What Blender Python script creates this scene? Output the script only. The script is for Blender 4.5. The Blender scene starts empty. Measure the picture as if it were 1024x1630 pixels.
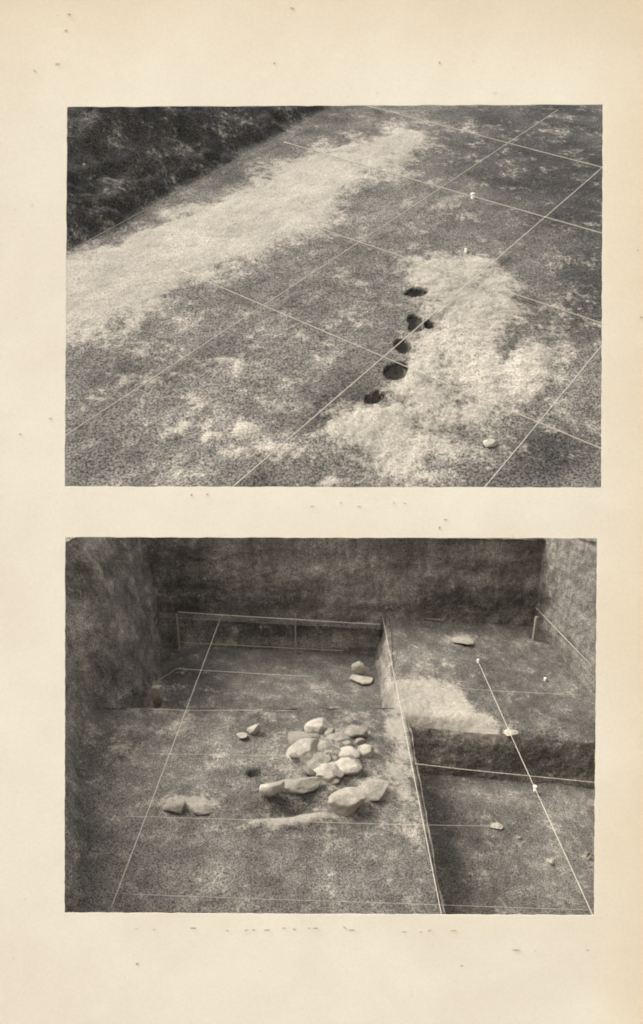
import bpy, bmesh, math, random
import numpy as np
from mathutils import Vector, Matrix

random.seed(7)
RNG = np.random.default_rng(11)
scene = bpy.context.scene
COL = scene.collection

# ------------------------------------------------------------------ camera
S = 0.30                       # metres per layout unit
PITCH = math.radians(14.7)     # camera looks down by this much
FPX = 1100.0                   # focal length in photograph pixels (1024 wide)
CAM_H = 11.27 * S              # eye height above the field
RIGHT = np.array([1.0, 0, 0])
DOWN = np.array([0, -math.sin(PITCH), -math.cos(PITCH)])
FWD = np.array([0, math.cos(PITCH), -math.sin(PITCH)])
CAM = np.array([0, 0, CAM_H])
cam_data = bpy.data.cameras.new('camera')
cam_data.sensor_fit = 'HORIZONTAL'
cam_data.sensor_width = 36.0
cam_data.lens = 36.0 * FPX / 1024.0
cam_data.clip_start = 0.05
cam_data.clip_end = 3000.0
cam = bpy.data.objects.new('camera', cam_data)
COL.objects.link(cam)
cam.location = CAM
cam.rotation_euler = (math.pi / 2 - PITCH, 0, 0)
scene.camera = cam

# ------------------------------------------------------------------ sky and sun
SUN_DIR = Vector((-0.78, 0.25, 1.0)).normalized()      # towards the sun: left, a little behind the dig
sun_elev = math.asin(SUN_DIR.z)
world = bpy.data.worlds.new('World')
scene.world = world
world.use_nodes = True
wn = world.node_tree.nodes
wl = world.node_tree.links
wn.clear()
sky = wn.new('ShaderNodeTexSky')
sky.sky_type = 'NISHITA'
sky.sun_disc = False
sky.sun_elevation = sun_elev
sky.sun_rotation = math.atan2(SUN_DIR.x, SUN_DIR.y)
sky.air_density = 1.0
sky.dust_density = 6.0
sky.ozone_density = 1.0
hsv = wn.new('ShaderNodeHueSaturation')                # grey, hazy, overcast light
hsv.inputs['Saturation'].default_value = 0.12
bg = wn.new('ShaderNodeBackground')
bg.inputs['Strength'].default_value = 0.15
wo = wn.new('ShaderNodeOutputWorld')
wl.new(sky.outputs[0], hsv.inputs['Color'])
wl.new(hsv.outputs[0], bg.inputs['Color'])
wl.new(bg.outputs[0], wo.inputs['Surface'])
sun_data = bpy.data.lights.new('sun', 'SUN')
sun_data.energy = 0.9
sun_data.angle = math.radians(14)
sun_data.color = (1.0, 0.965, 0.91)
sun = bpy.data.objects.new('sun', sun_data)
COL.objects.link(sun)
sun.rotation_euler = SUN_DIR.to_track_quat('Z', 'Y').to_euler()
sun.location = (-6, 4, 12)

scene.view_settings.view_transform = 'Standard'
scene.view_settings.look = 'None'
scene.view_settings.gamma = 1.0
scene.view_settings.exposure = 1.27
scene.cycles.use_denoising = True
scene.cycles.max_bounces = 6
scene.cycles.filter_width = 1.9

# ------------------------------------------------------------------ helpers: frames and pixels
def to_world(x):
    """layout coordinates (right, down, forward from the eye) to world metres"""
    x = np.asarray(x, float)
    return CAM + S * (x[..., 0:1] * RIGHT + x[..., 1:2] * DOWN + x[..., 2:3] * FWD)

def ray(px, py):
    return np.array([(px - 512.0) / FPX, (py - 815.0) / FPX, 1.0])

class Frame:
    """a plane of ground in the place: origin, across, away, up"""
    def __init__(self, n, ref, z):
        n = np.array(n, float)
        self.n = n / np.linalg.norm(n)
        self.o = ray(*ref) * z
        e2 = np.array([0, 0, 1.0])
        e2 -= self.n * (e2 @ self.n)
        self.e2 = e2 / np.linalg.norm(e2)
        e1 = np.cross(self.e2, self.n)
        self.e1 = e1 if e1[0] > 0 else -e1
    def at(self, px, py, h=0.0):
        r = ray(px, py)
        t = (self.o @ self.n + h) / (r @ self.n)
        x = r * t - self.o
        return np.array([x @ self.e1, x @ self.e2, h])
    def layout(self, p):
        p = np.asarray(p, float)
        return self.o + p[..., 0:1] * self.e1 + p[..., 1:2] * self.e2 + p[..., 2:3] * self.n
    def world(self, p):
        return to_world(self.layout(p))
    def pix(self, p):
        x = self.layout(p)
        return 512 + FPX * x[..., 0] / x[..., 2], 815 + FPX * x[..., 1] / x[..., 2]
    def px_size(self, p):
        """layout units covered by one photograph pixel there"""
        return self.layout(p)[..., 2] / FPX
    def up(self):
        v = self.n[0] * RIGHT + self.n[1] * DOWN + self.n[2] * FWD
        return Vector(v).normalized()
    def matrix(self):
        c = [Vector(e[0] * RIGHT + e[1] * DOWN + e[2] * FWD) for e in (self.e1, self.e2, self.n)]
        return Matrix((c[0], c[1], c[2])).transposed().to_4x4()

KU = 2.6                                                # the upper dig lies farther up the slope
UP = Frame((0.0073, -0.6718, -0.7407), (530, 775), 11.2 * KU)
LO = Frame((0.0876, -0.9633, -0.2539), (525, 1455), 11.2)

# ------------------------------------------------------------------ helpers: noise
def _hash(ix, iy, iz, seed):
    h = (ix * 374761393 + iy * 668265263 + iz * 2147483647 + seed * 144269) & 0xFFFFFFFF
    h = ((h ^ (h >> 13)) * 1274126177) & 0xFFFFFFFF
    h = (h ^ (h >> 16)) & 0xFFFFFFFF
    return h / 4294967295.0

def noise3(p, seed=0):
    p = np.asarray(p, float)
    i = np.floor(p).astype(np.int64)
    f = p - i
    u = f * f * (3 - 2 * f)
    out = 0
    for dx in (0, 1):
        for dy in (0, 1):
            for dz in (0, 1):
                w = (u[..., 0] if dx else 1 - u[..., 0]) * (u[..., 1] if dy else 1 - u[..., 1]) * (u[..., 2] if dz else 1 - u[..., 2])
                out = out + w * _hash(i[..., 0] + dx, i[..., 1] + dy, i[..., 2] + dz, seed)
    return out

def fbm(p, octaves=4, seed=0, gain=0.5):
    a, s, t = 1.0, 0.0, 0.0
    p = np.asarray(p, float)
    for k in range(octaves):
        s = s + a * noise3(p * 2 ** k + 17.3 * k, seed + k)
        t += a
        a *= gain
    return s / t

def smooth(e0, e1, x):
    t = np.clip((x - e0) / (e1 - e0), 0, 1)
    return t * t * (3 - 2 * t)

def sdist(px, py, poly):
    """signed distance to a closed outline, positive inside"""
    d = np.full(np.shape(px), 1e9)
    inside = np.zeros(np.shape(px), bool)
    n = len(poly)
    for i in range(n):
        x0, y0 = poly[i]
        x1, y1 = poly[(i + 1) % n]
        ex, ey = x1 - x0, y1 - y0
        t = np.clip(((px - x0) * ex + (py - y0) * ey) / (ex * ex + ey * ey), 0, 1)
        d = np.minimum(d, np.hypot(px - x0 - t * ex, py - y0 - t * ey))
        c = ((y0 > py) != (y1 > py))
        with np.errstate(divide='ignore', invalid='ignore'):
            xi = x0 + (py - y0) * ex / (ey if ey else 1e-9)
        inside ^= c & (px < xi)
    return np.where(inside, d, -d)

def blob(px, py, x, y, rx, ry, ang=0.0):
    c, s = math.cos(math.radians(ang)), math.sin(math.radians(ang))
    u = ((px - x) * c + (py - y) * s) / rx
    v = (-(px - x) * s + (py - y) * c) / ry
    return np.exp(-(u * u + v * v))

# ------------------------------------------------------------------ helpers: materials
def nodes_of(name):
    m = bpy.data.materials.new(name)
    m.use_nodes = True
    nt = m.node_tree
    b = nt.nodes['Principled BSDF']
    b.inputs['Specular IOR Level'].default_value = 0.15
    return m, nt, b

def math_node(nt, op, a, b=None, clamp=False):
    n = nt.nodes.new('ShaderNodeMath')
    n.operation = op
    n.use_clamp = clamp
    for i, v in enumerate((a, b)):
        if v is None:
            continue
        if isinstance(v, (int, float)):
            n.inputs[i].default_value = v
        else:
            nt.links.new(v, n.inputs[i])
    return n.outputs[0]

def noise_node(nt, co, scale, detail=4, rough=0.6, dist=0.0):
    n = nt.nodes.new('ShaderNodeTexNoise')
    n.inputs['Scale'].default_value = scale
    n.inputs['Detail'].default_value = detail
    n.inputs['Roughness'].default_value = rough
    n.inputs['Distortion'].default_value = dist
    nt.links.new(co, n.inputs['Vector'])
    return n.outputs['Fac']

def map_node(nt, v, a0, a1, b0, b1):
    n = nt.nodes.new('ShaderNodeMapRange')
    n.interpolation_type = 'SMOOTHSTEP'
    nt.links.new(v, n.inputs['Value'])
    for k, x in zip(('From Min', 'From Max', 'To Min', 'To Max'), (a0, a1, b0, b1)):
        n.inputs[k].default_value = x
    return n.outputs['Result']

def mix_col(nt, fac, a, b):
    n = nt.nodes.new('ShaderNodeMix')
    n.data_type = 'RGBA'
    nt.links.new(fac, n.inputs['Factor'])
    for v, i in ((a, 6), (b, 7)):
        if isinstance(v, tuple):
            n.inputs[i].default_value = (*v, 1)
        else:
            nt.links.new(v, n.inputs[i])
    return n.outputs[2]

def scale_col(nt, col, fac):
    n = nt.nodes.new('ShaderNodeVectorMath')
    n.operation = 'SCALE'
    nt.links.new(col, n.inputs[0])
    nt.links.new(fac, n.inputs['Scale'])
    return n.outputs[0]

def soil_material(name, soil, pale, humus_shade, g, bump=0.5, streak=0.0):
    """earth: attribute soil = (pale sand and painted light, dark earth and painted shade, mottling); g = size of one grain in metres"""
    m, nt, b = nodes_of(name)
    geo = nt.nodes.new('ShaderNodeNewGeometry')
    pos = geo.outputs['Position']
    att = nt.nodes.new('ShaderNodeAttribute')
    att.attribute_name = 'soil'
    sep = nt.nodes.new('ShaderNodeSeparateColor')
    nt.links.new(att.outputs['Color'], sep.inputs[0])
    ragged = noise_node(nt, pos, 0.06 / g, 6, 0.68, 0.0)
    fine = noise_node(nt, pos, 0.30 / g, 3, 0.75)
    grit = noise_node(nt, pos, 1.0 / g, 2, 0.8)
    broad = noise_node(nt, pos, 0.012 / g, 4, 0.55)
    edge = math_node(nt, 'MULTIPLY', math_node(nt, 'SUBTRACT', ragged, 0.5), 2.1)
    edge2 = math_node(nt, 'MULTIPLY', math_node(nt, 'SUBTRACT', fine, 0.5), 1.5)
    pm = math_node(nt, 'ADD', math_node(nt, 'ADD', sep.outputs[0], edge), edge2)
    pm = map_node(nt, pm, 0.06, 0.76, 0.0, 1.0)
    # mottling: flecks of the pale earth worked into the brown
    fl = math_node(nt, 'ADD', math_node(nt, 'MULTIPLY', ragged, 0.5), math_node(nt, 'MULTIPLY', fine, 0.5))
    fl = map_node(nt, fl, 0.48, 0.70, 0.0, 1.0)
    pm = math_node(nt, 'MAXIMUM', pm, math_node(nt, 'MULTIPLY', fl, sep.outputs[2]))
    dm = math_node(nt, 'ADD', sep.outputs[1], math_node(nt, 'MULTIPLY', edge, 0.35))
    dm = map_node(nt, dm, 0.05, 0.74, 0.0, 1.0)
    c = mix_col(nt, dm, soil, humus_shade)
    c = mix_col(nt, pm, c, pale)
    v1 = map_node(nt, broad, 0.28, 0.72, 0.72, 1.28)
    clod = noise_node(nt, pos, 0.028 / g, 5, 0.62, 0.8)
    v4 = map_node(nt, clod, 0.30, 0.70, 0.78, 1.24)
    v2 = map_node(nt, grit, 0.34, 0.66, 0.24, 1.78)
    v3 = map_node(nt, ragged, 0.25, 0.75, 0.82, 1.16)
    calm = math_node(nt, 'MULTIPLY', pm, 0.66)                # the chalky earth is finer and more even
    vv = math_node(nt, 'MULTIPLY', math_node(nt, 'MULTIPLY', v1, v2), math_node(nt, 'MULTIPLY', v3, v4))
    vv = math_node(nt, 'ADD', math_node(nt, 'MULTIPLY', vv, math_node(nt, 'SUBTRACT', 1.0, calm)), calm)
    c = scale_col(nt, c, vv)
    if streak:
        mp = nt.nodes.new('ShaderNodeMapping')
        mp.inputs['Scale'].default_value = (1, 1, 0.16)
        nt.links.new(pos, mp.inputs['Vector'])
        st = noise_node(nt, mp.outputs[0], 0.10 / g, 4, 0.65)
        c = scale_col(nt, c, map_node(nt, st, 0.3, 0.7, 1 - streak, 1 + streak))
        mp2 = nt.nodes.new('ShaderNodeMapping')                # bedding of the soil layers
        mp2.inputs['Scale'].default_value = (0.12, 0.12, 1)
        nt.links.new(pos, mp2.inputs['Vector'])
        ly = noise_node(nt, mp2.outputs[0], 0.035 / g, 4, 0.6, 0.6)
        c = scale_col(nt, c, map_node(nt, ly, 0.3, 0.7, 0.72, 1.28))
    nt.links.new(c, b.inputs['Base Color'])
    b.inputs['Roughness'].default_value = 0.95
    bp = nt.nodes.new('ShaderNodeBump')
    bp.inputs['Strength'].default_value = bump
    bp.inputs['Distance'].default_value = g * 2.0
    hgt = math_node(nt, 'ADD', math_node(nt, 'MULTIPLY', ragged, 1.4), math_node(nt, 'MULTIPLY', fine, 0.7))
    nt.links.new(hgt, bp.inputs['Height'])
    nt.links.new(bp.outputs[0], b.inputs['Normal'])
    return m

def speckled(name, c0, c1, scale, rough=0.9, bump=0.3, dist=0.01):
    m, nt, b = nodes_of(name)
    tc = nt.nodes.new('ShaderNodeTexCoord')
    n1 = noise_node(nt, tc.outputs['Object'], scale, 6, 0.7)
    n2 = noise_node(nt, tc.outputs['Object'], scale * 7, 2, 0.7)
    f = math_node(nt, 'ADD', math_node(nt, 'MULTIPLY', n1, 0.55), math_node(nt, 'MULTIPLY', n2, 0.45))
    c = mix_col(nt, map_node(nt, f, 0.34, 0.66, 0, 1), c0, c1)
    nt.links.new(c, b.inputs['Base Color'])
    b.inputs['Roughness'].default_value = rough
    bp = nt.nodes.new('ShaderNodeBump')
    bp.inputs['Strength'].default_value = bump
    bp.inputs['Distance'].default_value = dist
    nt.links.new(f, bp.inputs['Height'])
    nt.links.new(bp.outputs[0], b.inputs['Normal'])
    return m

GU = 0.030                      # grain of the upper soil
GL = 0.0075                     # grain of the lower soil
M_UP = soil_material('sandy_soil_on_slope', (0.114, 0.103, 0.088), (0.300, 0.269, 0.216), (0.045, 0.041, 0.0365), GU, 0.6)
M_LO = soil_material('sandy_soil_in_trench', (0.104, 0.094, 0.080), (0.28, 0.251, 0.202), (0.048, 0.044, 0.039), GL, 0.5)
M_WALL = soil_material('cut_earth_section', (0.160, 0.144, 0.123), (0.28, 0.251, 0.204), (0.078, 0.071, 0.061), GL, 0.8, 0.22)
M_FILL = speckled('dark_posthole_fill', (0.05, 0.044, 0.038), (0.16, 0.14, 0.118), 14, 0.95)
def stone_material(name, c0, c1, earth):
    m, nt, bs = nodes_of(name)
    tc = nt.nodes.new('ShaderNodeTexCoord')
    geo = nt.nodes.new('ShaderNodeNewGeometry')
    n1 = noise_node(nt, geo.outputs['Position'], 9, 6, 0.7, 0.4)
    n2 = noise_node(nt, geo.outputs['Position'], 70, 3, 0.75)
    n3 = noise_node(nt, geo.outputs['Position'], 4.5, 5, 0.65)
    c = mix_col(nt, map_node(nt, n1, 0.32, 0.68, 0, 1), c0, c1)
    c = mix_col(nt, map_node(nt, math_node(nt, 'ADD', math_node(nt, 'MULTIPLY', n3, 0.7), math_node(nt, 'MULTIPLY', n2, 0.3)), 0.46, 0.60, 0, 0.85), c, earth)
    c = scale_col(nt, c, map_node(nt, n2, 0.3, 0.7, 0.72, 1.25))
    nt.links.new(c, bs.inputs['Base Color'])
    bs.inputs['Roughness'].default_value = 0.92
    bp = nt.nodes.new('ShaderNodeBump')
    bp.inputs['Strength'].default_value = 0.7
    bp.inputs['Distance'].default_value = 0.012
    nt.links.new(math_node(nt, 'ADD', n1, math_node(nt, 'MULTIPLY', n2, 0.5)), bp.inputs['Height'])
    nt.links.new(bp.outputs[0], bs.inputs['Normal'])
    return m
M_STONE = stone_material('pale_limestone', (0.30, 0.268, 0.215), (0.46, 0.415, 0.335), (0.20, 0.178, 0.145))
M_STONE_D = stone_material('earthy_limestone', (0.19, 0.17, 0.138), (0.33, 0.296, 0.24), (0.15, 0.134, 0.11))
M_STRING = speckled('white_cotton_string', (0.34, 0.305, 0.24), (0.48, 0.435, 0.35), 30, 0.8, 0.1)
M_STRING_D = speckled('soiled_cotton_string', (0.17, 0.152, 0.12), (0.29, 0.26, 0.205), 30, 0.8, 0.1)
M_PEG = speckled('white_painted_wood', (0.60, 0.56, 0.48), (0.78, 0.73, 0.62), 12, 0.7, 0.1)
M_CRUMB = speckled('pale_soil_crumb', (0.10, 0.09, 0.072), (0.30, 0.267, 0.21), 2.0, 0.9, 0.2)
M_FIELD = speckled('trodden_field', (0.12, 0.11, 0.08), (0.26, 0.24, 0.18), 1.5, 0.95)

# ------------------------------------------------------------------ helpers: objects
def tag(o, label=None, cat=None, group=None, kind=None):
    if label: o['label'] = label
    if cat: o['category'] = cat
    if group: o['group'] = group
    if kind: o['kind'] = kind
    return o

def link(name, me, mat=None, parent=None, smooth_shade=True):
    o = bpy.data.objects.new(name, me)
    COL.objects.link(o)
    if mat: me.materials.append(mat)
    if parent: o.parent = parent
    if smooth_shade and len(me.polygons):
        me.polygons.foreach_set('use_smooth', [True] * len(me.polygons))
    return o

def grid_mesh(name, P, attr=None):
    """P: (nu, nv, 3) world points"""
    nu, nv = P.shape[:2]
    me = bpy.data.meshes.new(name)
    idx = np.arange(nu * nv).reshape(nu, nv)
    q = np.stack([idx[:-1, :-1], idx[1:, :-1], idx[1:, 1:], idx[:-1, 1:]], -1).reshape(-1, 4)
    me.vertices.add(nu * nv)
    me.vertices.foreach_set('co', P.reshape(-1).astype(np.float32))
    me.loops.add(q.size)
    me.loops.foreach_set('vertex_index', q.reshape(-1).astype(np.int32))
    me.polygons.add(len(q))
    me.polygons.foreach_set('loop_start', (np.arange(len(q)) * 4).astype(np.int32))
    me.update(calc_edges=True)
    if attr is not None:
        ca = me.color_attributes.new('soil', 'FLOAT_COLOR', 'POINT')
        rgba = np.concatenate([np.clip(attr, 0, 1).reshape(-1, 3), np.ones((nu * nv, 1))], 1)
        ca.data.foreach_set('color', rgba.reshape(-1).astype(np.float32))
    return me

def tube_mesh(name, pts, r, sides=6):
    """pts: world points, r: radius in metres"""
    me = bpy.data.meshes.new(name)
    pts = [Vector(p) for p in pts]
    vs, fs = [], []
    for i, p in enumerate(pts):
        t = (pts[min(i + 1, len(pts) - 1)] - pts[max(i - 1, 0)]).normalized()
        a = t.orthogonal().normalized() if abs(t.z) > 0.95 else t.cross(Vector((0, 0, 1))).normalized()
        b = t.cross(a)
        for k in range(sides):
            w = 2 * math.pi * k / sides
            vs.append(p + r * (math.cos(w) * a + math.sin(w) * b))
    for i in range(len(pts) - 1):
        for k in range(sides):
            k2 = (k + 1) % sides
            fs.append((i * sides + k, i * sides + k2, (i + 1) * sides + k2, (i + 1) * sides + k))
    fs.append(tuple(range(sides - 1, -1, -1)))
    fs.append(tuple(range((len(pts) - 1) * sides, len(pts) * sides)))
    me.from_pydata([tuple(v) for v in vs], [], fs)
    return me

# ================================================================== THE SETTING
# ------------------------------------------------------------------ field
me = bpy.data.meshes.new('field')
n = 60
gx = np.sign(np.linspace(-1, 1, n)) * np.abs(np.linspace(-1, 1, n)) ** 3 * 900
X, Y = np.meshgrid(gx, gx, indexing='ij')
Z = 0.02 * np.sin(X * 1.7) * np.cos(Y * 1.3) - 0.03
o = link('field', grid_mesh('field', np.stack([X, Y, Z], -1)), M_FIELD)
tag(o, kind='structure')

# ------------------------------------------------------------------ upper dig: the slope with sand band, clay patch and postholes
k = KU
def axis(lo, hi, dlo, dhi, coarse, fine):
    a = np.concatenate([np.arange(lo, dlo, coarse), np.arange(dlo, dhi, fine), np.arange(dhi, hi, coarse)])
    return a
A = axis(-13, 13.5, 0.2, 2.7, 0.062, 0.024)
B = axis(-3.0, 22, 2.2, 6.6, 0.062, 0.026)
a, b = np.meshgrid(A, B, indexing='ij')
P0 = np.stack([a * k, b * k, np.zeros_like(a)], -1)
px, py = UP.pix(P0)
q = np.stack([a, b, np.zeros_like(a)], -1)
wob = (fbm(q * 1.3, 4, 3) - 0.5)
wob2 = (fbm(q * 5.0, 4, 5) - 0.5)

BAND = [(60, 425), (60, 545), (130, 520), (205, 508), (285, 450), (340, 425), (430, 385), (520, 352), (548, 300), (575, 275), (640, 255), (665, 235),
        (640, 218), (590, 232), (520, 246), (450, 268), (340, 325), (250, 362), (170, 400)]
PATCH = [(628, 430), (660, 412), (700, 405), (745, 404), (795, 432), (826, 470), (828, 515), (805, 545), (795, 585), (830, 556), (862, 535), (880, 565),
         (878, 610), (850, 650), (790, 672), (735, 690), (690, 722), (650, 765), (600, 755), (560, 720), (525, 690), (560, 660), (606, 640), (640, 606),
         (655, 560), (690, 520), (668, 490), (655, 455)]
d_band = sdist(px, py, BAND)
d_patch = sdist(px, py, PATCH)
pale = np.maximum(smooth(-40, 24, d_band + 40 * wob), (0.68 + 0.22 * blob(px, py, 725, 445, 100, 70) + 0.28 * blob(px, py, 600, 685, 55, 35) + 0.18 * blob(px, py, 700, 600, 60, 40) + 0.2 * blob(px, py, 850, 600, 40, 50)) * smooth(-30, 26, d_patch + 45 * wob))
for x, y, rx, ry, an, v in [(340, 696, 20, 10, 0, .8), (392, 686, 24, 16, 0, .75), (352, 573, 32, 7, -6, .6), (378, 582, 9, 16, 0, .5), (425, 385, 40, 12, -20, .6),
                            (380, 440, 45, 14, -20, .4), (560, 240, 50, 16, -20, .5), (735, 205, 30, 8, 0, .35), (640, 200, 40, 16, -10, .35),
                            (310, 600, 50, 12, 10, .3), (420, 640, 40, 12, 30, .35), (530, 768, 30, 12, 0, .6), (580, 730, 40, 25, 0, .35), (640, 770, 30, 12, 0, .3), (740, 700, 90, 40, -15, .26), (865, 545, 70, 80, 0, .32), (840, 640, 60, 40, 0, .35),
                            (890, 205, 40, 7, 5, .3), (860, 520, 60, 30, 0, .22), (250, 560, 60, 20, 0, .2), (510, 690, 40, 10, -15, .4), (260, 690, 70, 16, -10, .45), (330, 640, 60, 14, 15, .4), (450, 600, 50, 10, 25, .35), (400, 720, 70, 14, -5, .45), (230, 610, 40, 14, 0, .35), (480, 540, 50, 16, 10, .3), (560, 520, 50, 14, 0, .3), (330, 500, 40, 12, -20, .3), (660, 280, 60, 12, 10, .3), (700, 330, 60, 14, 10, .25), (860, 600, 40, 40, 0, .45), (170, 640, 40, 20, 0, .2), (690, 760, 60, 14, 0, .4), (560, 440, 50, 14, 0, .25)]:
    pale = np.maximum(pale, v * blob(px, py, x, y, rx, ry, an))
pale *= 1 - 0.6 * blob(px, py, 812, 545, 15, 48, 12)
pale *= 1 - 0.45 * blob(px, py, 730, 610, 45, 25, 30)
dark = 0.0 * a
for x, y, rx, ry, an, v in [(855, 260, 160, 65, 12, 1.15), (900, 185, 100, 35, 5, .95), (940, 440, 80, 120, 0, .8), (900, 350, 90, 50, 0, .5), (790, 190, 90, 25, 10, .7), (935, 330, 90, 150, 0, .75), (848, 490, 24, 30, 20, .45), (880, 725, 75, 50, 0, .8),
                            (520, 650, 60, 26, -40, .75), (570, 640, 30, 18, -40, .6), (590, 300, 40, 22, 0, .3), (600, 475, 40, 22, 0, .35), (140, 720, 50, 80, 0, .35),
                            (940, 640, 40, 60, 0, .3), (815, 550, 18, 42, 12, .5), (780, 770, 60, 30, 0, .4), (480, 740, 60, 30, 0, .25), (680, 340, 60, 30, 10, .2),
                            (700, 230, 60, 25, 10, .35)]:
    dark = np.maximum(dark, v * blob(px, py, x, y, rx, ry, an))
mott = 0.30 + 0.55 * blob(px, py, 380, 640, 190, 110) + 0.35 * blob(px, py, 640, 740, 160, 60) - 0.25 * dark
mott = mott * (1 - smooth(640, 900, px) * smooth(560, 200, py) * 0.6)

# the dark earth bank in the far corner
p0 = UP.at(105, 402)[:2] / k
p1 = UP.at(508, 176)[:2] / k
t = (p1 - p0) / np.linalg.norm(p1 - p0)
nrm = np.array([-t[1], t[0]])
if nrm[0] > 0: nrm = -nrm
d_bank = (a - p0[0]) * nrm[0] + (b - p0[1]) * nrm[1] + 0.8 * wob + 0.25 * wob2
bank = 0.16 * smooth(-0.1, 0.5, d_bank) + 0.56 * (np.sqrt(np.clip(d_bank, 0, None) ** 2 + 0.04) - 0.2) * (d_bank > 0)
in_bank = smooth(-0.35, 0.45, d_bank + 0.5 * wob2)
dark = np.maximum(dark, in_bank)
pale *= 1 - in_bank
mott *= 1 - 0.8 * in_bank

on_patch = smooth(-70, 0, d_patch)
h = bank + 0.10 * wob + 0.035 * wob2 * (1 + 0.5 * smooth(0.2, 0.7, pale) * on_patch + 0.3 * in_bank) + 0.05 * smooth(0.2, 0.9, pale)
lump = fbm(q * 9.0, 3, 9) - 0.5
h += 0.05 * lump * smooth(0.2, 0.6, pale) * on_patch + 0.03 * lump * blob(px, py, 400, 660, 220, 130)
# postholes: (x, y, half width, half height in the picture, label)
HOLES = [(665, 467, 13, 8, 0), (661, 513, 12, 10, 0), (683, 515, 7.5, 6, -20), (642, 550, 12, 8, 0), (631, 591, 18, 12, 10), (595, 632, 10, 14, 35)]
hole_geo = []
for hx, hy, rx, ry, an in HOLES:
    c = UP.at(hx, hy)[:2] / k
    u = UP.px_size(UP.at(hx, hy)) / k
    # picture half height -> ground length along the view
    ra = rx * u
    rb = abs((UP.at(hx, hy - ry)[1] - UP.at(hx, hy + ry)[1]) / 2 / k)
    w = math.radians(-an)
    du, dv = (a - c[0]), (b - c[1])
    uu = (du * math.cos(w) + dv * math.sin(w)) / ra
    vv = (-du * math.sin(w) + dv * math.cos(w)) / rb
    th = np.arctan2(vv, uu)
    rr = np.hypot(uu, vv) * (1 + 0.9 * wob2) * (1 + 0.10 * np.sin(2 * th + hx) + 0.06 * np.sin(3 * th + hy))
    h = h - 0.36 * smooth(1.16, 0.80, rr) * (1 + 0.5 * wob2)
    dark = np.maximum(dark, smooth(1.25, 0.95, rr))
    pale = pale * (1 - smooth(1.2, 0.98, rr))
    hole_geo.append((c, ra, rb, w, hx, hy))
P = np.stack([a * k, b * k, h * k], -1)
upper = link('excavated_slope', grid_mesh('excavated_slope', UP.world(P), np.stack([pale, dark, mott], -1)), M_UP)
tag(upper, kind='structure')
upper_h = (A, B, h)

def hill_height(aa, bb):
    i = int(np.clip(np.searchsorted(A, aa), 1, len(A) - 1))
    j = int(np.clip(np.searchsorted(B, bb), 1, len(B) - 1))
    return float(h_hill[i, j])
h_hill = h.copy()

for c, ra, rb, w, hx, hy in hole_geo:                     # dark fill lining every posthole
    vs, fs = [], []
    rings = [(0.99, -0.06), (0.92, -0.13), (0.80, -0.19), (0.55, -0.225), (0.25, -0.235)]
    NS = 20
    for s, dz in rings:
        for i in range(NS):
            th = 2 * math.pi * i / NS
            wobble = 1 / (1 + 0.10 * math.sin(2 * th + hx) + 0.06 * math.sin(3 * th + hy))
            u, v = ra * s * wobble * math.cos(th), rb * s * wobble * math.sin(th)
            vs.append(((c[0] + u * math.cos(w) - v * math.sin(w)) * k, (c[1] + u * math.sin(w) + v * math.cos(w)) * k, (dz + random.uniform(-.015, .015)) * k))
    vs.append((c[0] * k, c[1] * k, -0.235 * k))
    for r_ in range(len(rings) - 1):
        for i in range(NS):
            j = (i + 1) % NS
            fs.append((r_ * NS + i, r_ * NS + j, (r_ + 1) * NS + j, (r_ + 1) * NS + i))
    base = (len(rings) - 1) * NS
    for i in range(NS):
        fs.append((base + i, base + (i + 1) % NS, len(vs) - 1))
    me = bpy.data.meshes.new('posthole')
    me.from_pydata([tuple(p) for p in UP.world(np.array(vs))], [], fs)
    link('posthole', me, M_FILL, upper)

# ------------------------------------------------------------------ lower dig: the stepped trench
trench = bpy.data.objects.new('trench', None)
COL.objects.link(trench)
tag(trench, kind='structure')

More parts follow.
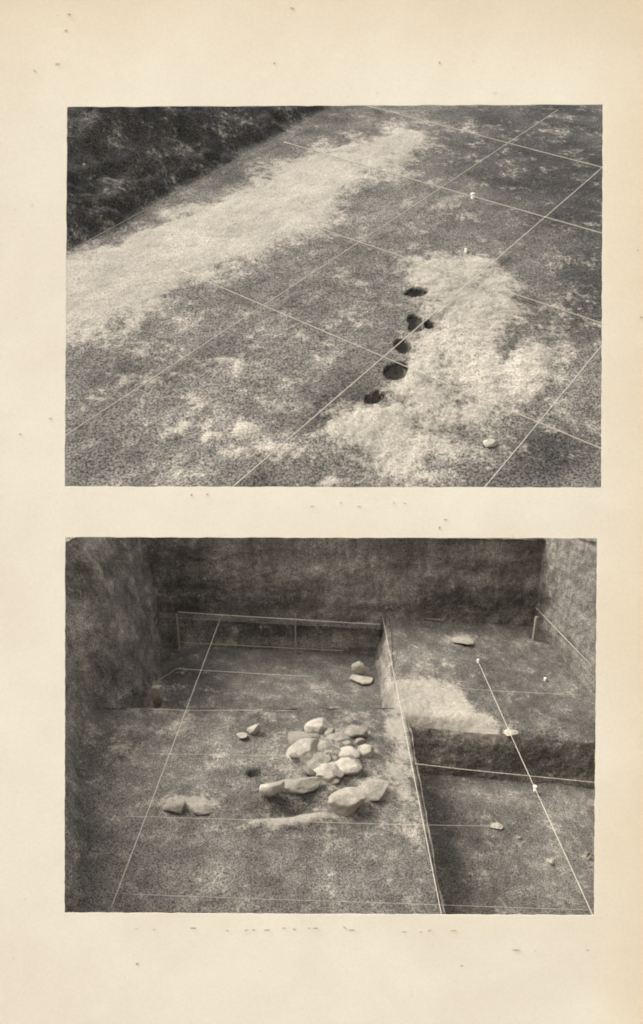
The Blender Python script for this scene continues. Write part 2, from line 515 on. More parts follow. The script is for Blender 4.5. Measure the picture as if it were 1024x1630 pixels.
def soil_low(px, py):
    pale = 0 * px  # pale earth, plus sunlight painted on left-facing faces
    for x, y, rx, ry, an, v in [(760, 1160, 46, 16, 15, .6), (700, 1190, 40, 20, 10, .35), (190, 1185, 40, 40, -20, .28), (150, 890, 45, 30, -25, .42), (735, 1017, 28, 7, 4, 1.0),
                                (600, 1262, 50, 26, -20, .7), (640, 1230, 26, 70, 0, .6), (468, 1306, 78, 9, -5, 1.0), (640, 1320, 40, 30, 0, .42),
                                (300, 1276, 44, 15, 0, .75), (425, 1140, 26, 10, 0, .40), (520, 1335, 30, 10, 10, .4), (560, 1150, 60, 20, 0, .3),
                                (790, 1315, 16, 5, 0, .5), (826, 1333, 9, 8, 30, .4), (876, 1371, 14, 6, -25, .5), (935, 1362, 9, 12, 0, .45), (812, 1166, 26, 8, 10, .5),
                                (250, 1105, 18, 26, 0, .5), (280, 1160, 50, 14, -40, .25), (880, 900, 18, 60, 0, .30), (610, 1040, 10, 60, 0, .45),  # includes painted sunlight: right wall, pit's right face
                                (690, 1060, 40, 10, 0, .2), (590, 1200, 30, 20, 0, .3), (530, 1240, 120, 75, 0, .26), (640, 1200, 30, 60, 0, .5)]:
        pale = np.maximum(pale, v * blob(px, py, x, y, rx, ry, an))
    SPILL = [(612, 1086), (650, 1082), (700, 1085), (726, 1094), (745, 1120), (785, 1148), (806, 1172), (770, 1184), (735, 1172), (700, 1152), (656, 1154), (640, 1178), (614, 1172), (622, 1130)]
    pale = np.maximum(pale, 0.95 * smooth(-16, 12, sdist(px, py, SPILL)))
    dark = 0 * px  # dark earth, plus shade painted into the colour
    for x, y, rx, ry, an, v in [(405, 1231, 16, 9, 0, .9), (480, 1270, 70, 14, -10, .35), (780, 955, 130, 24, 0, 1.0), (295, 920, 55, 90, 0, .85), (430, 960, 120, 16, 0, .5), (640, 968, 90, 10, 0, .6),  # includes painted shade: small pit, hollow, rear of the left wall
                                (430, 1000, 160, 22, 0, .75), (470, 1320, 60, 5, -5, .4), (585, 1315, 40, 8, 0, .4), (310, 1085, 70, 50, 0, .7), (700, 1040, 40, 40, 0, .2),  # includes painted shadows: left wall's over the pit, largest boulder's
                                (640, 1020, 30, 30, 0, .35), (800, 1215, 160, 40, 4, .6), (680, 1430, 50, 40, 0, .2), (120, 1300, 30, 160, 0, .3), (920, 1130, 40, 60, 0, .35),  # includes painted shade: right step's cut face, front of the left wall
                                (550, 880, 300, 25, 0, .25), (130, 940, 60, 12, 5, .6), (250, 900, 50, 60, -20, .6), (130, 1330, 30, 140, 0, .5)]:  # includes painted shade on the left wall
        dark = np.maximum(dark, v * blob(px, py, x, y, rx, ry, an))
    mott = 0.22 + 0.35 * blob(px, py, 540, 1240, 200, 110)
    return pale, dark, mott

def patch(name, c00, c10, c11, c01, nu, nv, amp, mat, relief=None, freq=2.2, label=None, par=True):
    """a bilinear sheet of earth between four corners (across, away, up), roughened along its normal"""
    u, v = np.meshgrid(np.linspace(0, 1, nu), np.linspace(0, 1, nv), indexing='ij')
    c00, c10, c11, c01 = (np.array(c, float) for c in (c00, c10, c11, c01))
    P = ((1 - u) * (1 - v))[..., None] * c00 + (u * (1 - v))[..., None] * c10 + (u * v)[..., None] * c11 + ((1 - u) * v)[..., None] * c01
    nrm = np.cross(c10 - c00, c01 - c00)
    nrm /= np.linalg.norm(nrm)
    if nrm[2] < -0.3: nrm = -nrm
    d = amp * (2.4 * (fbm(P * freq, 5, 21) - 0.5) + 0.8 * (fbm(P * freq * 5, 3, 23) - 0.5))
    px, py = LO.pix(P)
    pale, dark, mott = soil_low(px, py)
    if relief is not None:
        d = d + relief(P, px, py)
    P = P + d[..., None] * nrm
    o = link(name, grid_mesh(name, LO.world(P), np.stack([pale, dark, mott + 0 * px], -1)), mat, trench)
    if label: o['label'] = label
    return o

def plinth_relief(P, px, py):
    r = 0 * px
    r += 0.10 * smooth(1, 0, np.abs(py - (1308 - 0.09 * (px - 470) - 0.0009 * np.clip(px - 470, 0, None) ** 2)) / 17) * smooth(370, 430, px) * smooth(560, 510, px)
    r -= 0.26 * blob(px, py, 468, 1283, 54, 12, -8)
    r -= 0.14 * smooth(1.0, 0.3, np.hypot((px - 405) / 15, (py - 1230) / 8))
    r += 0.10 * blob(px, py, 425, 1142, 26, 12)
    r += 0.12 * blob(px, py, 595, 1258, 26, 14, -30)
    r += 0.26 * blob(px, py, 522, 1202, 66, 38)
    foot = -3.30 - 0.45 * (P[..., 1] + 0.7)
    r += 0.14 * np.clip(foot + 0.8 - P[..., 0], 0, None) ** 2
    r -= 0.10 * smooth(1.80, 1.96, P[..., 0])                      # worn right-hand edge
    return r

def step_relief(P, px, py):
    w = fbm(P * 1.6, 3, 41)
    r = -0.34 * smooth(6.35, 5.80, P[..., 1]) * smooth(0.25, 0.75, w)
    r -= 0.35 * smooth(6.5, 5.8, P[..., 1]) * blob(P[..., 0], P[..., 1], 3.2, 5.8, 0.9, 1.5)
    return r
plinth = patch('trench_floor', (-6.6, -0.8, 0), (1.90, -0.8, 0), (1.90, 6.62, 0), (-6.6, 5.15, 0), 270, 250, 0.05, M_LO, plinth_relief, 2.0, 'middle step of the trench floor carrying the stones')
patch('cut_face', (1.90, -0.8, 0.02), (1.90, 6.0, 0.02), (1.86, 6.0, -1.15), (1.86, -0.8, -1.15), 120, 20, 0.03, M_WALL)
patch('cut_face', (-5.6, 5.30, 0.02), (1.60, 6.55, 0.02), (1.60, 6.65, -0.7), (-5.6, 5.40, -0.7), 120, 14, 0.03, M_WALL)
patch('trench_floor', (-6.2, 5.0, -0.6), (1.62, 5.8, -0.6), (1.62, 11.5, -0.6), (-6.2, 10.8, -0.6), 170, 110, 0.04, M_LO, None, 2.0, 'sunken rear part of the trench floor')
patch('cut_face', (1.40, 6.2, -0.7), (1.30, 11.5, -0.7), (1.70, 11.5, 0.62), (1.60, 6.2, 0.05), 150, 26, 0.035, M_WALL)
patch('trench_floor', (1.56, 5.80, 0), (8.2, 5.86, 0), (8.2, 11.8, 0.60), (1.56, 11.6, 0.58), 190, 210, 0.05, M_LO, step_relief, 2.0, 'rear right step of the trench floor with a pale sand spill')
patch('cut_face', (1.88, 5.86, -0.04), (8.4, 5.84, -0.04), (8.4, 5.56, -1.15), (1.88, 5.50, -1.15), 190, 40, 0.065, M_WALL)
patch('trench_floor', (1.80, -0.9, -1.05), (8.6, -0.9, -1.05), (8.6, 5.9, -1.05), (1.80, 5.9, -1.05), 190, 190, 0.05, M_LO, None, 2.0, 'deep right-hand part of the trench floor')
# tall sections
patch('cut_face', (-6.4, 10.06, -0.7), (1.45, 10.74, -0.7), (1.45, 10.84, 0.24), (-6.4, 10.16, 0.22), 200, 26, 0.04, M_WALL)
patch('earth_ledge', (-6.4, 10.14, 0.22), (1.45, 10.82, 0.24), (1.45, 11.2, 0.50), (-6.4, 10.5, 0.48), 160, 14, 0.03, M_WALL)
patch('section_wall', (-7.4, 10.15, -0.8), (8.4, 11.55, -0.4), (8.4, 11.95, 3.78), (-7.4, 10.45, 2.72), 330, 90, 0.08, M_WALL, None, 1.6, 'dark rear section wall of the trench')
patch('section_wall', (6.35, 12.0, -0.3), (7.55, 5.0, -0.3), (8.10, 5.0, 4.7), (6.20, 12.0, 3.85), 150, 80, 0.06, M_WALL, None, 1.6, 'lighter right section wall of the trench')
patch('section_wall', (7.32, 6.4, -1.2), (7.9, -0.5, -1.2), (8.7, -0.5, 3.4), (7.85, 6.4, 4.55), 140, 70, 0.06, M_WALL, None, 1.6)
def strip(name, foot, head, nu, nv, amp, mat, freq, label):
    """a wall of earth following a bent foot line and a bent head line, corners rounded"""
    foot, head = np.array(foot, float), np.array(head, float)
    d = np.concatenate([[0], np.cumsum(np.linalg.norm(np.diff(foot, axis=0), axis=1))])
    u = np.linspace(0, d[-1], nu)
    ker = np.exp(-np.linspace(-2, 2, 25) ** 2); ker /= ker.sum()
    def line(p):
        q_ = np.stack([np.interp(u, d, p[:, i]) for i in range(3)], -1)
        pad = np.concatenate([np.repeat(q_[:1], 12, 0), q_, np.repeat(q_[-1:], 12, 0)])
        return np.stack([np.convolve(pad[:, i], ker, 'valid') for i in range(3)], -1)
    f_, h_ = line(foot), line(head)
    h_ = h_ + 0.5 * np.stack([fbm(h_ * 1.7 + 3, 4, 61) - .5, 0 * u, 0.7 * (fbm(h_ * 2.3 + 9, 4, 67) - .5)], -1)
    if name == 'turf_edge':
        f_ = f_ + 0.5 * np.stack([fbm(f_ * 1.7 + 3, 4, 61) - .5, 0 * u, 0.7 * (fbm(f_ * 2.3 + 9, 4, 67) - .5)], -1)
    v = np.linspace(0, 1, nv)[None, :, None]
    P = f_[:, None] * (1 - v) + h_[:, None] * v
    nrm = np.cross(np.gradient(P, axis=0), np.gradient(P, axis=1))
    nrm /= np.linalg.norm(nrm, axis=-1, keepdims=True) + 1e-9
    P = P + (amp * (2.4 * (fbm(P * freq, 5, 21) - 0.5) + 0.8 * (fbm(P * freq * 5, 3, 23) - 0.5)))[..., None] * nrm
    px, py = LO.pix(P)
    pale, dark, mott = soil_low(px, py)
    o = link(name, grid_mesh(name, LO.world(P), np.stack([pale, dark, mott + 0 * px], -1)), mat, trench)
    o['label'] = label
    return o
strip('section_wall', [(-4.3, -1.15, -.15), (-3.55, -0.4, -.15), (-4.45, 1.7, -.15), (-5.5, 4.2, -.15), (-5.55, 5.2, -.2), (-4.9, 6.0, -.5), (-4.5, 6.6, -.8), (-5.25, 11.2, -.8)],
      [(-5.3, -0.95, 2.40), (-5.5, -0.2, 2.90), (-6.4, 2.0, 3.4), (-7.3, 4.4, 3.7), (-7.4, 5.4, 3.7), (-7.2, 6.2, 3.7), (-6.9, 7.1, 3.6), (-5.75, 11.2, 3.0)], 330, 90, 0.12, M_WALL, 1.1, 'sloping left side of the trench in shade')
strip('turf_edge', [(-5.45, -0.2, 2.90), (-6.4, 2.0, 3.4), (-7.3, 4.4, 3.7), (-7.4, 5.4, 3.7), (-7.2, 6.2, 3.7), (-6.9, 7.1, 3.6), (-5.75, 11.2, 3.0)],
      [(-12.5, 0.0, 3.4), (-12.5, 2.0, 3.7), (-12.5, 4.4, 3.9), (-12.5, 5.4, 3.9), (-12.5, 6.2, 3.9), (-12.5, 7.1, 3.8), (-12.5, 11.3, 3.1)], 200, 120, 0.09, M_WALL, 1.3, 'rough ground above the left side of the trench')
patch('turf_edge', (8.1, 4.5, 4.66), (14, 4.5, 4.6), (14, 12.0, 3.8), (6.15, 12.0, 3.80), 70, 150, 0.06, M_LO)
patch('turf_edge', (-11.5, 10.1, 2.62), (14, 12.2, 3.75), (14, 18.5, 2.75), (-11.5, 18.5, 1.9), 200, 70, 0.06, M_LO)

# ================================================================== THE PAGE
def page_point(px, py, dz=0.0):
    return to_world(np.array([(px - 512) / FPX, (py - 815) / FPX, 1.0]) * (9.40 - dz))
root = bpy.data.objects.new('book_page', None)
COL.objects.link(root)
root.location = page_point(512, 1890)
tag(root, 'aged cream book page with two rectangular pictures, yellowed towards its edges', 'book page')
bpy.context.view_layer.update()

def paper_material():
    m, nt, bs = nodes_of('yellowed_paper')
    tc = nt.nodes.new('ShaderNodeTexCoord')
    sp = nt.nodes.new('ShaderNodeSeparateXYZ')
    nt.links.new(tc.outputs['Object'], sp.inputs[0])
    co = tc.outputs['Object']
    base = mix_col(nt, map_node(nt, noise_node(nt, co, 1.1, 5, 0.6, 0.5), 0.3, 0.7, 0, 1), (0.80, 0.705, 0.56), (0.87, 0.785, 0.64))
    ex = map_node(nt, math_node(nt, 'ADD', sp.outputs[0], math_node(nt, 'MULTIPLY', noise_node(nt, co, 1.6, 4), 0.35)), 1.23, 1.57, 0, 0.7)
    base = mix_col(nt, ex, base, (0.78, 0.63, 0.43))
    ey = map_node(nt, math_node(nt, 'ADD', sp.outputs[2], math_node(nt, 'MULTIPLY', noise_node(nt, co, 1.3, 4), 0.5)), 4.46, 5.10, 0, 0.8)
    base = mix_col(nt, ey, base, (0.74, 0.60, 0.42))
    # foxing and flecks
    fox = map_node(nt, noise_node(nt, co, 26, 2, 0.5), 0.72, 0.80, 0, 0.35)
    base = mix_col(nt, fox, base, (0.60, 0.48, 0.31))
    fl = map_node(nt, noise_node(nt, co, 60, 2, 0.6), 0.77, 0.83, 0, 0.55)
    base = mix_col(nt, fl, base, (0.42, 0.36, 0.28))
    fib = map_node(nt, noise_node(nt, co, 90, 3, 0.7), 0.25, 0.75, 0.965, 1.03)
    base = scale_col(nt, base, fib)
    nt.links.new(base, bs.inputs['Base Color'])
    bs.inputs['Roughness'].default_value = 0.9
    bp = nt.nodes.new('ShaderNodeBump')
    bp.inputs['Strength'].default_value = 0.25
    bp.inputs['Distance'].default_value = 0.01
    nt.links.new(noise_node(nt, co, 5, 6, 0.6), bp.inputs['Height'])
    nt.links.new(bp.outputs[0], bs.inputs['Normal'])
    return m
M_PAPER = paper_material()
M_INK = speckled('faded_ink', (0.26, 0.22, 0.175), (0.56, 0.49, 0.385), 40, 0.9)

UW = [(107, 170), (960, 166), (957.5, 776), (103, 774)]
LW = [(104, 855), (951, 857), (946, 1457), (103, 1453)]
OUT = [(-430, -420), (1454, -420), (1454, 1890), (-430, 1890)]
bm = bmesh.new()
origin = Vector(root.location)
V = {}
def pv(p):
    if p not in V:
        V[p] = bm.verts.new(Vector(page_point(*p)) - origin)
    return V[p]
def wobbly(p, q_, n=60):
    out = [p]
    for i in range(1, n):
        t = i / n
        x, y = p[0] + (q_[0] - p[0]) * t, p[1] + (q_[1] - p[1]) * t
        dx, dy = q_[0] - p[0], q_[1] - p[1]
        L = math.hypot(dx, dy)
        e = random.uniform(-0.55, 0.55)
        out.append((x - dy / L * e, y + dx / L * e))
    return out
U_T, U_R, U_B, U_L = wobbly(UW[0], UW[1]), wobbly(UW[1], UW[2]), wobbly(UW[2], UW[3]), wobbly(UW[3], UW[0])
L_T, L_R, L_B, L_L = wobbly(LW[0], LW[1]), wobbly(LW[1], LW[2]), wobbly(LW[2], LW[3]), wobbly(LW[3], LW[0])
rev = lambda l: list(reversed(l))
faces = [
    [OUT[0], OUT[1], UW[1]] + rev(U_T),                                             # head margin
    [OUT[0]] + [UW[0]] + rev(U_L) + [LW[0]] + rev(L_L) + [OUT[3]],                  # left margin
    [OUT[1], OUT[2], LW[2]] + rev(L_R) + [UW[2]] + rev(U_R),                        # right margin
    U_B + [UW[3]] + L_T + [LW[1]],                                                  # strip between the pictures
    [OUT[3], LW[3]] + rev(L_B) + [OUT[2]],                                          # foot margin
]
for f in faces:
    cl = []
    for p in f:
        if not cl or cl[-1] != p: cl.append(p)
    if cl[0] == cl[-1]: cl.pop()
    bm.faces.new([pv(p) for p in cl])
bmesh.ops.triangulate(bm, faces=bm.faces[:])
bmesh.ops.recalc_face_normals(bm, faces=bm.faces[:])
me = bpy.data.meshes.new('paper_sheet')
bm.to_mesh(me)
bm.free()
sheet = link('paper_sheet', me, M_PAPER, root, False)
sol = sheet.modifiers.new('thickness', 'SOLIDIFY')
sol.thickness = 0.0012
sol.offset = 0

# remains of the faded caption and specks of ink
bm = bmesh.new()
def fleck(x, y, w, h_, ang=0):
    c, s = math.cos(math.radians(ang)), math.sin(math.radians(ang))
    ring = []
    for i in range(7):
        th = 2 * math.pi * i / 7
        r_ = random.uniform(0.75, 1.1)
        u, v = w / 2 * r_ * math.cos(th), h_ / 2 * r_ * math.sin(th)
        ring.append((x + u * c - v * s, y + u * s + v * c))
    lo = [bm.verts.new(Vector(page_point(*p, 0.008)) - origin) for p in ring]
    hi = [bm.verts.new(Vector(page_point(*p, 0.014)) - origin) for p in ring]
    bm.faces.new(hi)
    for i in range(7):
        bm.faces.new((lo[i], lo[(i + 1) % 7], hi[(i + 1) % 7], hi[i]))
for x, y, w, h_, an in [(217, 1479, 7, 1.5, 0), (245, 1480, 8, 1.5, 0), (307, 1478, 16, 2, 2), (362, 1482, 7, 2, 10), (392, 1481, 9, 1.8, -8), (404, 1481, 7, 1.8, 0),
                        (425, 1481, 12, 2, -6), (452, 1478, 8, 2, -15), (469, 1480, 7, 2.2, 30), (492, 1478, 5, 2, 0), (503, 1478, 12, 2, 0), (549, 1477, 9, 2, 45),
                        (560, 1481, 14, 2, 0), (644, 1484, 8, 2, 0), (670, 1484, 6, 1.5, 0), (684, 1482, 8, 2, -20), (722, 1482, 16, 1.6, -4),
                        (822, 1513, 16, 2.4, 2), (853, 1514, 5, 1.2, 0), (936, 1513, 7, 1.6, 10), (55, 112, 4, 4, 0), (218, 1535, 6, 5, 0), (91, 101, 10, 1.2, -8),
                        (700, 99, 3, 5, 10), (437, 100, 3, 4, 0), (497, 806, 9, 1.3, -6), (543, 800, 6, 1.3, -8), (572, 806, 7, 1.5, 0), (627, 800, 7, 1.4, 5),
                        (700, 840, 3, 7, 10), (709, 827, 9, 1.5, -8), (32, 691, 4, 3, 0), (80, 666, 8, 1.5, -10), (1016, 398, 3, 3, 0), (1021, 505, 4, 3, 0),
                        (735, 1538, 6, 2, -10), (305, 788, 3, 6, 5), (330, 787, 3, 5, 0), (645, 801, 5, 1.2, 0), (465, 12, 8, 2, 10), (110, 22, 7, 2, -10), (105, 48, 6, 2, -20)]:
    fleck(x, y, w * 0.85, h_ * 0.75, an)
me = bpy.data.meshes.new('ink_flecks')
bm.to_mesh(me)
bm.free()
o = link('ink_flecks', me, M_INK, root, False)
tag(o, kind='stuff')

# ================================================================== STRINGS
def string(frame, p, q_, h0, h1, label, group, mat, rpx=0.95, ext=(0, 0), sag=0.03, kk=1.0):
    a0, a1 = frame.at(*p, h0 * kk), frame.at(*q_, h1 * kk)
    d = a1 - a0
    a0, a1 = a0 - d * ext[0], a1 + d * ext[1]
    N = 24
    pts = []
    ph = random.uniform(0, 6)
    for i in range(N + 1):
        t = i / N
        x = a0 + (a1 - a0) * t
        x = x + np.array([0, 0, -sag * kk * math.sin(math.pi * t) + 0.004 * kk * math.sin(9 * t + ph)])
        pts.append(x)
    W = frame.world(np.array(pts))
    mid = W[N // 2]
    r_ = 0.86 * rpx * float(frame.px_size(np.array(pts[N // 2]))) * S
    me = tube_mesh('grid_string', [w - mid for w in W], r_)
    o = link('grid_string', me, mat)
    o.location = mid
    tag(o, label, 'string', group)
    return o
g1 = 'strings gridding the slope'
for p, q_, ext, lab, mt, r_ in [
        ((620, 177), (958, 265), (0.12, 0.25), 'white grid string nearest the top right corner, sloping down to the right', M_STRING, .8),
        ((460, 228), (958, 370), (0.02, 0.25), 'white grid string carrying the bright peg on the slope', M_STRING, .95),
        ((500, 360), (958, 513), (0.02, 0.25), 'white grid string crossing the top of the pale clay patch', M_STRING, .95),
        ((298, 434), (957, 713), (0.02, 0.25), 'white grid string running from the sand band past the postholes', M_STRING, .95),
        ((105, 692), (850, 200), (0.25, 0.10), 'long grid string rising from the left picture edge to the far right', M_STRING, .7),
        ((370, 775), (958, 267), (0.25, 0.25), 'grid string running over the row of dark postholes', M_STRING, .9),
        ((772, 775), (958, 550), (0.25, 0.30), 'short grid string cutting the bottom right corner of the slope', M_STRING, .9),
        ((130, 388), (500, 186), (0.10, 0.05), 'faint soiled string along the foot of the dark earth bank', M_STRING_D, .6)]:
    string(UP, p, q_, 0.14, 0.14, lab, g1, mt, r_, ext, 0.02, KU)
g2 = 'strings gridding the trench'
for p, q_, h0, h1, ext, lab, mt, r_ in [
        ((352, 982), (215, 1345), .34, .17, (0, .14), 'string running from the rear left down the left of the trench floor', M_STRING, .55),
        ((608, 975), (703, 1455), .66, .06, (0, .05), 'string along the right edge of the middle step', M_STRING, .66),
        ((760, 1050), (943, 1455), .42, .06, (0, .07), 'bright string over the deep right-hand part of the trench', M_STRING, .7),
        ((283, 974), (606, 994), .58, .62, (0, 0), 'upper string across the sunken rear part, beneath the dark wall', M_STRING, .65),
        ((283, 1022), (556, 1036), -.50, -.50, (0, 0), 'string along the foot of the sunken back face', M_STRING, .55),
        ((280, 1064), (500, 1077), -.35, -.35, (0, 0), 'string across the middle of the sunken rear floor', M_STRING, .55),
        ((236, 1129), (470, 1131), .06, .06, (0, 0), 'string along the rear edge of the middle step', M_STRING, .45),
        ((235, 1199), (480, 1203), .06, .06, (0, 0), 'faint string left of the stone pile', M_STRING, .32),
        ((200, 1299), (800, 1316), .07, .07, (0, 0), 'string passing just in front of the large front stone', M_STRING, .36),
        ((180, 1422), (940, 1448), .07, .07, (.02, .1), 'string across the very front of the trench', M_STRING, .32),
        ((660, 1216), (945, 1245), .04, .02, (0, .15), 'white string in front of the dark cut face on the right', M_STRING, .75),
        ((608, 976), (706, 987), .63, .60, (0, 0), 'short string at the rear of the right step beneath the wall', M_STRING, .55),
        ((690, 1093), (930, 1107), .30, .30, (0, 0), 'faint string over the right step behind the sand spill', M_STRING, .36),
        ((246, 1087), (281, 1064), -.1, -.35, (0, 0), 'short slack string beside the pale lump at the left', M_STRING_D, .55)]:
    string(LO, p, q_, h0, h1, lab, g2, mt, r_, ext, 0.015)
# string on the right wall
w0, w1 = LO.world(np.array([6.30, 11.3, 1.25])), LO.world(np.array([6.95, 8.0, 0.98]))
mid = (w0 + w1) / 2
o = link('wall_string', tube_mesh('wall_string', [w0 - mid, w1 - mid], 0.6 * 20 / FPX * S), M_STRING)
o.location = mid
tag(o, 'slanting string stretched along the right section wall', 'string')

# ================================================================== PEGS AND STAKES
def lathe(name, prof, mat, parent, sides=12, jit=0.0):
    vs, fs = [], []
    for r_, z in prof:
        for i in range(sides):
            th = 2 * math.pi * i / sides
            rr = r_ * (1 + random.uniform(-jit, jit))
            vs.append((rr * math.cos(th), rr * math.sin(th), z))
    for j in range(len(prof) - 1):
        for i in range(sides):
            i2 = (i + 1) % sides
            fs.append((j * sides + i, j * sides + i2, (j + 1) * sides + i2, (j + 1) * sides + i))
    fs.append(tuple(range(sides - 1, -1, -1)))
    fs.append(tuple(range((len(prof) - 1) * sides, len(prof) * sides)))
    me = bpy.data.meshes.new(name)
    me.from_pydata(vs, [], fs)
    return link(name, me, mat, parent)

def peg(frame, px, py, wpx, hpx, label, kk=1.0, h0=0.0):
    base = frame.at(px, py, h0)
    u = float(frame.px_size(base)) * S
    r_, hh = wpx * u / 2, hpx * u
    root = bpy.data.objects.new('survey_peg', None)
    COL.objects.link(root)
    root.location = frame.world(base)
    root.rotation_euler = (0, random.uniform(-.06, .06), random.uniform(0, 3))
    tag(root, label, 'peg', 'white survey pegs')
    lathe('shaft', [(r_ * .25, -hh * .8), (r_ * .8, -hh * .2), (r_ * .85, hh * .55)], M_PEG, root, 10, .06)
    lathe('head', [(r_ * .7, hh * .5), (r_, hh * .62), (r_ * 1.02, hh * .85), (r_ * .7, hh), (r_ * .2, hh * 1.04)], M_PEG, root, 12, .05)
    return root
peg(UP, 753, 316, 7.5, 8.5, 'bright peg under the second string from the top of the slope', KU)
peg(UP, 742, 401, 5, 5.5, 'small white peg just above the pale clay patch', KU)
peg(LO, 852, 1258, 7, 8, 'white peg beneath the bright string in the deep right part', 1, -.95)
peg(LO, 868, 1083, 4.5, 4.5, 'tiny white peg on the right step near the wall', 1, .27)
peg(LO, 761, 1054, 4.5, 5, 'small peg at the rear end of the bright string', 1, .34)

def stake(px, py0, py1, wpx, hb, label, name='wooden_stake', lean=0.0):
    base = LO.at(px, py1, hb)
    u = float(LO.px_size(base)) * S
    hh = (py1 - py0) * u * 1.03
    w = wpx * u / 2
    bm = bmesh.new()
    lv = [(-.25, .5), (0, 1), (hh * .5 / hh, .96), (.97, .92), (1.0, .7)]
    rings = []
    for t, s in lv:
        rings.append([bm.verts.new((w * s * cx + random.uniform(-.1, .1) * w, w * s * cy, t * hh)) for cx, cy in ((-1, -1), (1, -1), (1, 1), (-1, 1))])
    for i in range(len(rings) - 1):
        for j in range(4):
            bm.faces.new((rings[i][j], rings[i][(j + 1) % 4], rings[i + 1][(j + 1) % 4], rings[i + 1][j]))
    bm.faces.new(rings[-1])
    bm.faces.new(rings[0][::-1])
    me = bpy.data.meshes.new(name)
    bm.to_mesh(me)
    bm.free()
    o = link(name, me, M_STRING_D, None, False)
    o.location = LO.world(base)
    o.rotation_euler = (0, lean, 0.2)
    tag(o, label, 'stake', 'stakes at the rear of the trench')
    return o
stake(286, 974, 1030, 3.0, -.58, 'pale stake at the rear left corner of the sunken part', lean=-.03)
stake(471, 974, 1041, 2.2, -.58, 'thin stake halfway along the sunken back face')
stake(850, 980, 1019, 5, 0.48, 'white marked stake at the foot of the right wall', lean=.05)

# ================================================================== STONES
def stone_mesh(seed, sx, sy, sz, sub=4):
    bm = bmesh.new()
    bmesh.ops.create_icosphere(bm, subdivisions=sub, radius=1.0)
    rg = np.random.default_rng(seed)
    planes = []
    for i in range(9):
        v = rg.normal(size=3); v /= np.linalg.norm(v)
        planes.append((v, rg.uniform(.52, .88)))
    co = np.array([v.co[:] for v in bm.verts])
    for _ in range(2):
        for v, d in planes:
            e = co @ v - d
            co -= np.where(e > 0, e * 0.82, 0)[:, None] * v
    co *= (1 + 0.22 * (fbm(co * 1.6 + seed, 3, seed) - .5) + 0.17 * (fbm(co * 4.5 + seed, 4, seed + 5) - .5))[:, None]
    co /= np.abs(co).max(0)
    co *= np.array([sx, sy, sz])
    for v, c in zip(bm.verts, co): v.co = c
    me = bpy.data.meshes.new('stone')
    bm.to_mesh(me)
    bm.free()
    return me

def stone(frame, px, py, wpx, hpx, label, mat, hb=0.0, tilt=0.0, group=None, depth=0.8, kk=1.0, name='stone', bury=0.25):
    """px, py: the middle of the stone in the photograph; it rests on ground at height hb"""
    c = frame.at(px, py + hpx * 0.30, hb * kk)
    u = float(frame.px_size(c)) * S
    hx = wpx * u / 2
    hz = hpx * u / 2 * 0.92
    hy = hx * depth
    o = link(name, stone_mesh(int(px * 7 + py), hx, hy, hz), mat)
    M = frame.matrix()
    loc = Vector(frame.world(c)) + frame.up() * hz * (1 - bury)
    o.matrix_world = Matrix.Translation(loc) @ M @ Matrix.Rotation(math.radians(-tilt), 4, 'Y') @ Matrix.Rotation(random.uniform(-.2, .2), 4, 'Z')
    tag(o, label, 'stone', group)
    return o
gp = 'stones of the pile in the trench'
for px_, py_, w, h_, lab, mt, hb, ti in [
        (509, 1155, 40, 27, 'rounded pale stone at the very back of the pile', M_STONE, .10, 8),
        (483, 1172, 42, 22, 'low stone at the back left of the pile', M_STONE_D, .10, 5),
        (486, 1192, 50, 28, 'large pale stone forming the left side of the pile', M_STONE, .12, 14),
        (510, 1187, 28, 20, 'small pale stone against the large left one', M_STONE, .14, 0),
        (538, 1176, 34, 17, 'flat stone in the middle of the pile towards the back', M_STONE_D, .14, 0),
        (568, 1164, 36, 26, 'grey stone at the back right of the pile', M_STONE_D, .10, 10),
        (582, 1195, 23, 27, 'upright pale block at the right end of the pile', M_STONE, .08, -8),
        (553, 1199, 36, 17, 'flat pale slab lying on the right of the pile', M_STONE, .16, 6),
        (548, 1217, 46, 21, 'bright lens-shaped stone at the right front of the pile', M_STONE, .08, 12),
        (502, 1210, 40, 18, 'thin slab below the large left stone of the pile', M_STONE_D, .12, 18),
        (513, 1224, 42, 24, 'rounded stone at the front centre of the pile', M_STONE, .08, 10),
        (525, 1239, 34, 14, 'low earthy stone at the foot of the pile front', M_STONE_D, .04, 5)]:
    stone(LO, px_, py_, w * 1.28, h_ * 1.14, lab, mt, hb - .02, ti, gp, bury=.6)
for px_, py_, w, h_, lab in [(496, 1166, 22, 14, 'small earthy stone tucked behind the large left one of the pile'), (526, 1166, 24, 14, 'small earthy stone right of the rearmost rounded one'),
                             (552, 1183, 20, 13, 'small earthy stone left of the upright block'), (524, 1200, 24, 14, 'small earthy stone at the very centre of the pile'),
                             (566, 1212, 20, 14, 'small earthy stone at the right tip of the lens-shaped one'), (492, 1226, 24, 13, 'small earthy stone at the front left foot of the pile'),
                             (536, 1231, 24, 13, 'small earthy stone under the lens-shaped one'), (470, 1203, 20, 12, 'small earthy stone at the left end of the pile'),
                             (573, 1180, 18, 12, 'small earthy stone behind the upright block'), (534, 1190, 18, 12, 'tiny earthy stone in the gap behind the flat pale slab')]:
    stone(LO, px_, py_, w, h_, lab, M_STONE_D, .14, random.uniform(-20, 25), gp, bury=.45)
stone(LO, 433, 1257, 44, 30, 'elongated pale stone tipped up, left in front of the pile', M_STONE, .02, 24, depth=.55)
stone(LO, 476, 1247, 74, 22, 'long dull stone half buried behind the hollow', M_STONE_D, .03, 10, depth=.5, bury=.5)
stone(LO, 554, 1275, 68, 44, 'largest bright boulder in front of the pile', M_STONE, .0, 14, bury=.3)
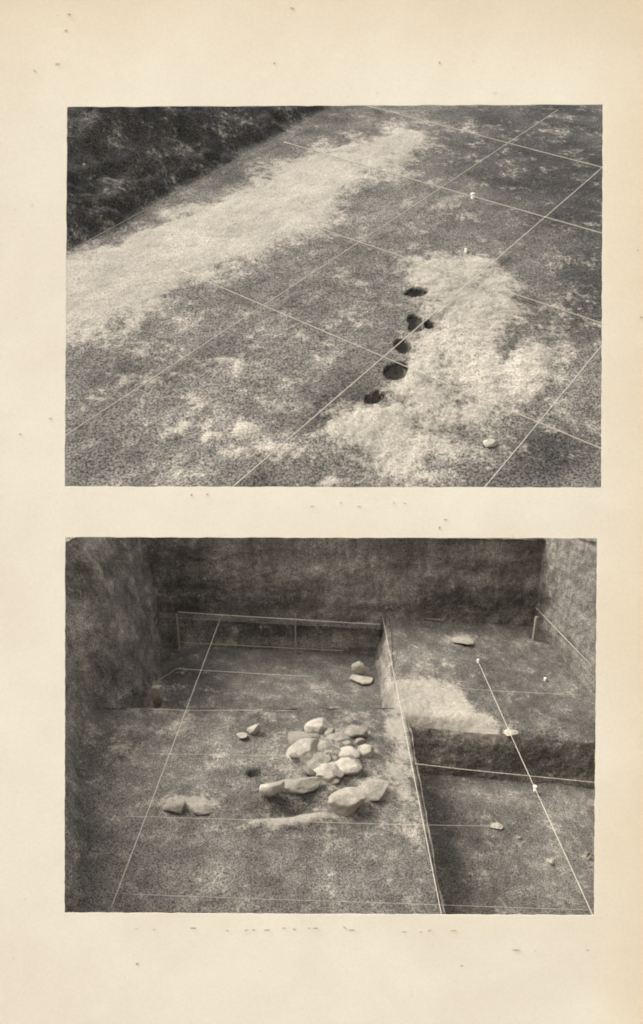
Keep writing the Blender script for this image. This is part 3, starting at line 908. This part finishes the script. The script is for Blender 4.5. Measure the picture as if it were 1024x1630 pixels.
stone(LO, 594, 1258, 60, 20, 'flat earthy slab tapering away behind the largest boulder', M_STONE_D, .03, 24, bury=.6)
stone(LO, 570, 1063, 23, 23, 'single round stone on the sunken rear floor', M_STONE, -.50, 10)
stone(LO, 574, 1081, 42, 7, 'thin white slab under the single rear stone', M_STONE, -.58, -4)
stone(LO, 404, 1161, 24, 15, 'small stone alone to the left of the pile', M_STONE, .02, 30)
stone(LO, 385, 1171, 20, 6, 'thin flat flake left of the small lone stone', M_STONE, .02, 8)
stone(LO, 279, 1281, 40, 26, 'broken pale stone by the left string', M_STONE_D, -.02, 10, bury=.7)
stone(LO, 323, 1286, 34, 15, 'low pale fragment right of the broken left stone', M_STONE_D, .0, -8, bury=.8)
stone(LO, 250, 1106, 22, 42, 'upright pale lump at the left end of the sunken part', M_STONE_D, -.5, 0)
stone(LO, 790, 1315, 22, 6, 'small flat pale stone on the deep floor below the bright peg', M_STONE, -1.04, 4)
stone(LO, 827, 1333, 10, 9, 'tiny pale stone right of the flat one on the deep floor', M_STONE_D, -1.04, 20, bury=.7)
stone(LO, 877, 1370, 16, 7, 'small slanting pale stone near the right picture edge', M_STONE, -1.04, -20, bury=.6)
stone(LO, 935, 1361, 8, 12, 'tiny upright stone at the right picture edge', M_STONE_D, -1.04, 0)
stone(LO, 814, 1166, 24, 9, 'pale stone on the front lip of the right step', M_STONE, .02, 12)
stone(LO, 736, 1019, 36, 5, 'flat white patch of stone on the right step beneath the wall', M_STONE, .47, 4, bury=1.0)
stone(UP, 780, 704, 22, 13, 'bright stone at the lower edge of the clay patch', M_STONE, .02, 0, kk=KU, bury=.5)
stone(UP, 135, 262, 6, 6, 'tiny pale stone alone on the dark earth bank', M_STONE, 1.6, 0, kk=KU)

# ================================================================== CRUMBS (nobody could count them)
def crumbs(name, frame, spots, mat, label):
    base = np.array([(1, 0, 0), (-1, 0, 0), (0, 1, 0), (0, -1, 0), (0, 0, 1), (0, 0, -1)], float)
    tri = np.array([(0, 2, 4), (2, 1, 4), (1, 3, 4), (3, 0, 4), (2, 0, 5), (1, 2, 5), (3, 1, 5), (0, 3, 5)])
    vs, fs = [], []
    for i, (p, r_) in enumerate(spots):
        m = base * RNG.uniform(.6, 1.2, (6, 1)) * r_ * np.array([1, 1, .7])
        th = RNG.uniform(0, 6.28)
        R_ = np.array([[math.cos(th), -math.sin(th), 0], [math.sin(th), math.cos(th), 0], [0, 0, 1]])
        vs.append(m @ R_.T + p)
        fs.append(tri + 6 * i)
    me = bpy.data.meshes.new(name)
    me.from_pydata(LO.world(np.concatenate(vs)).tolist() if frame is LO else UP.world(np.concatenate(vs)).tolist(), [], np.concatenate(fs).tolist())
    o = link(name, me, mat, None, False)
    tag(o, label, 'soil', kind='stuff')
    return o
sp = []
while len(sp) < 5200:
    x, y = RNG.uniform(90, 970), RNG.uniform(180, 780)
    w = 0.25 + 0.7 * math.exp(-((x - 380) / 200) ** 2 - ((y - 650) / 110) ** 2) + 0.6 * math.exp(-((x - 720) / 130) ** 2 - ((y - 590) / 140) ** 2)
    if RNG.uniform() > w: continue
    c = UP.at(x, y)
    hh = hill_height(c[0] / KU, c[1] / KU)
    if hh < -0.2 or hh > 0.4: continue
    sp.append((np.array([c[0], c[1], hh * KU]), float(UP.px_size(c)) * RNG.uniform(.5, 1.0) * (1 + 1.2 * RNG.uniform() ** 8)))
crumbs('soil_crumbs', UP, sp, M_CRUMB, 'loose pale crumbs of earth strewn over the slope')
sp = []
for i in range(1800):
    x, y = RNG.uniform(190, 690), RNG.uniform(1140, 1450)
    c = LO.at(x, y)
    if c[0] > 1.8 or c[0] < -4.2 or c[1] > 5.6: continue
    sp.append((np.array([c[0], c[1], RNG.uniform(0, .03)]), float(LO.px_size(c)) * RNG.uniform(.5, 1.1)))
for i in range(900):
    x, y = RNG.uniform(720, 945), RNG.uniform(1260, 1450)
    c = LO.at(x, y, -1.05)
    if c[1] > 5.5: continue
    sp.append((np.array([c[0], c[1], -1.03]), float(LO.px_size(c)) * RNG.uniform(.5, 1.1)))
for i in range(700):
    x, y = RNG.uniform(630, 900), RNG.uniform(990, 1150)
    c = LO.at(x, y)
    if c[0] > 6.9 or c[1] > 12.4: continue
    sp.append((np.array([c[0], c[1], .02]), float(LO.px_size(c)) * RNG.uniform(.5, 1.1)))
crumbs('soil_crumbs', LO, sp, M_CRUMB, 'loose crumbs of earth strewn over the trench floor')
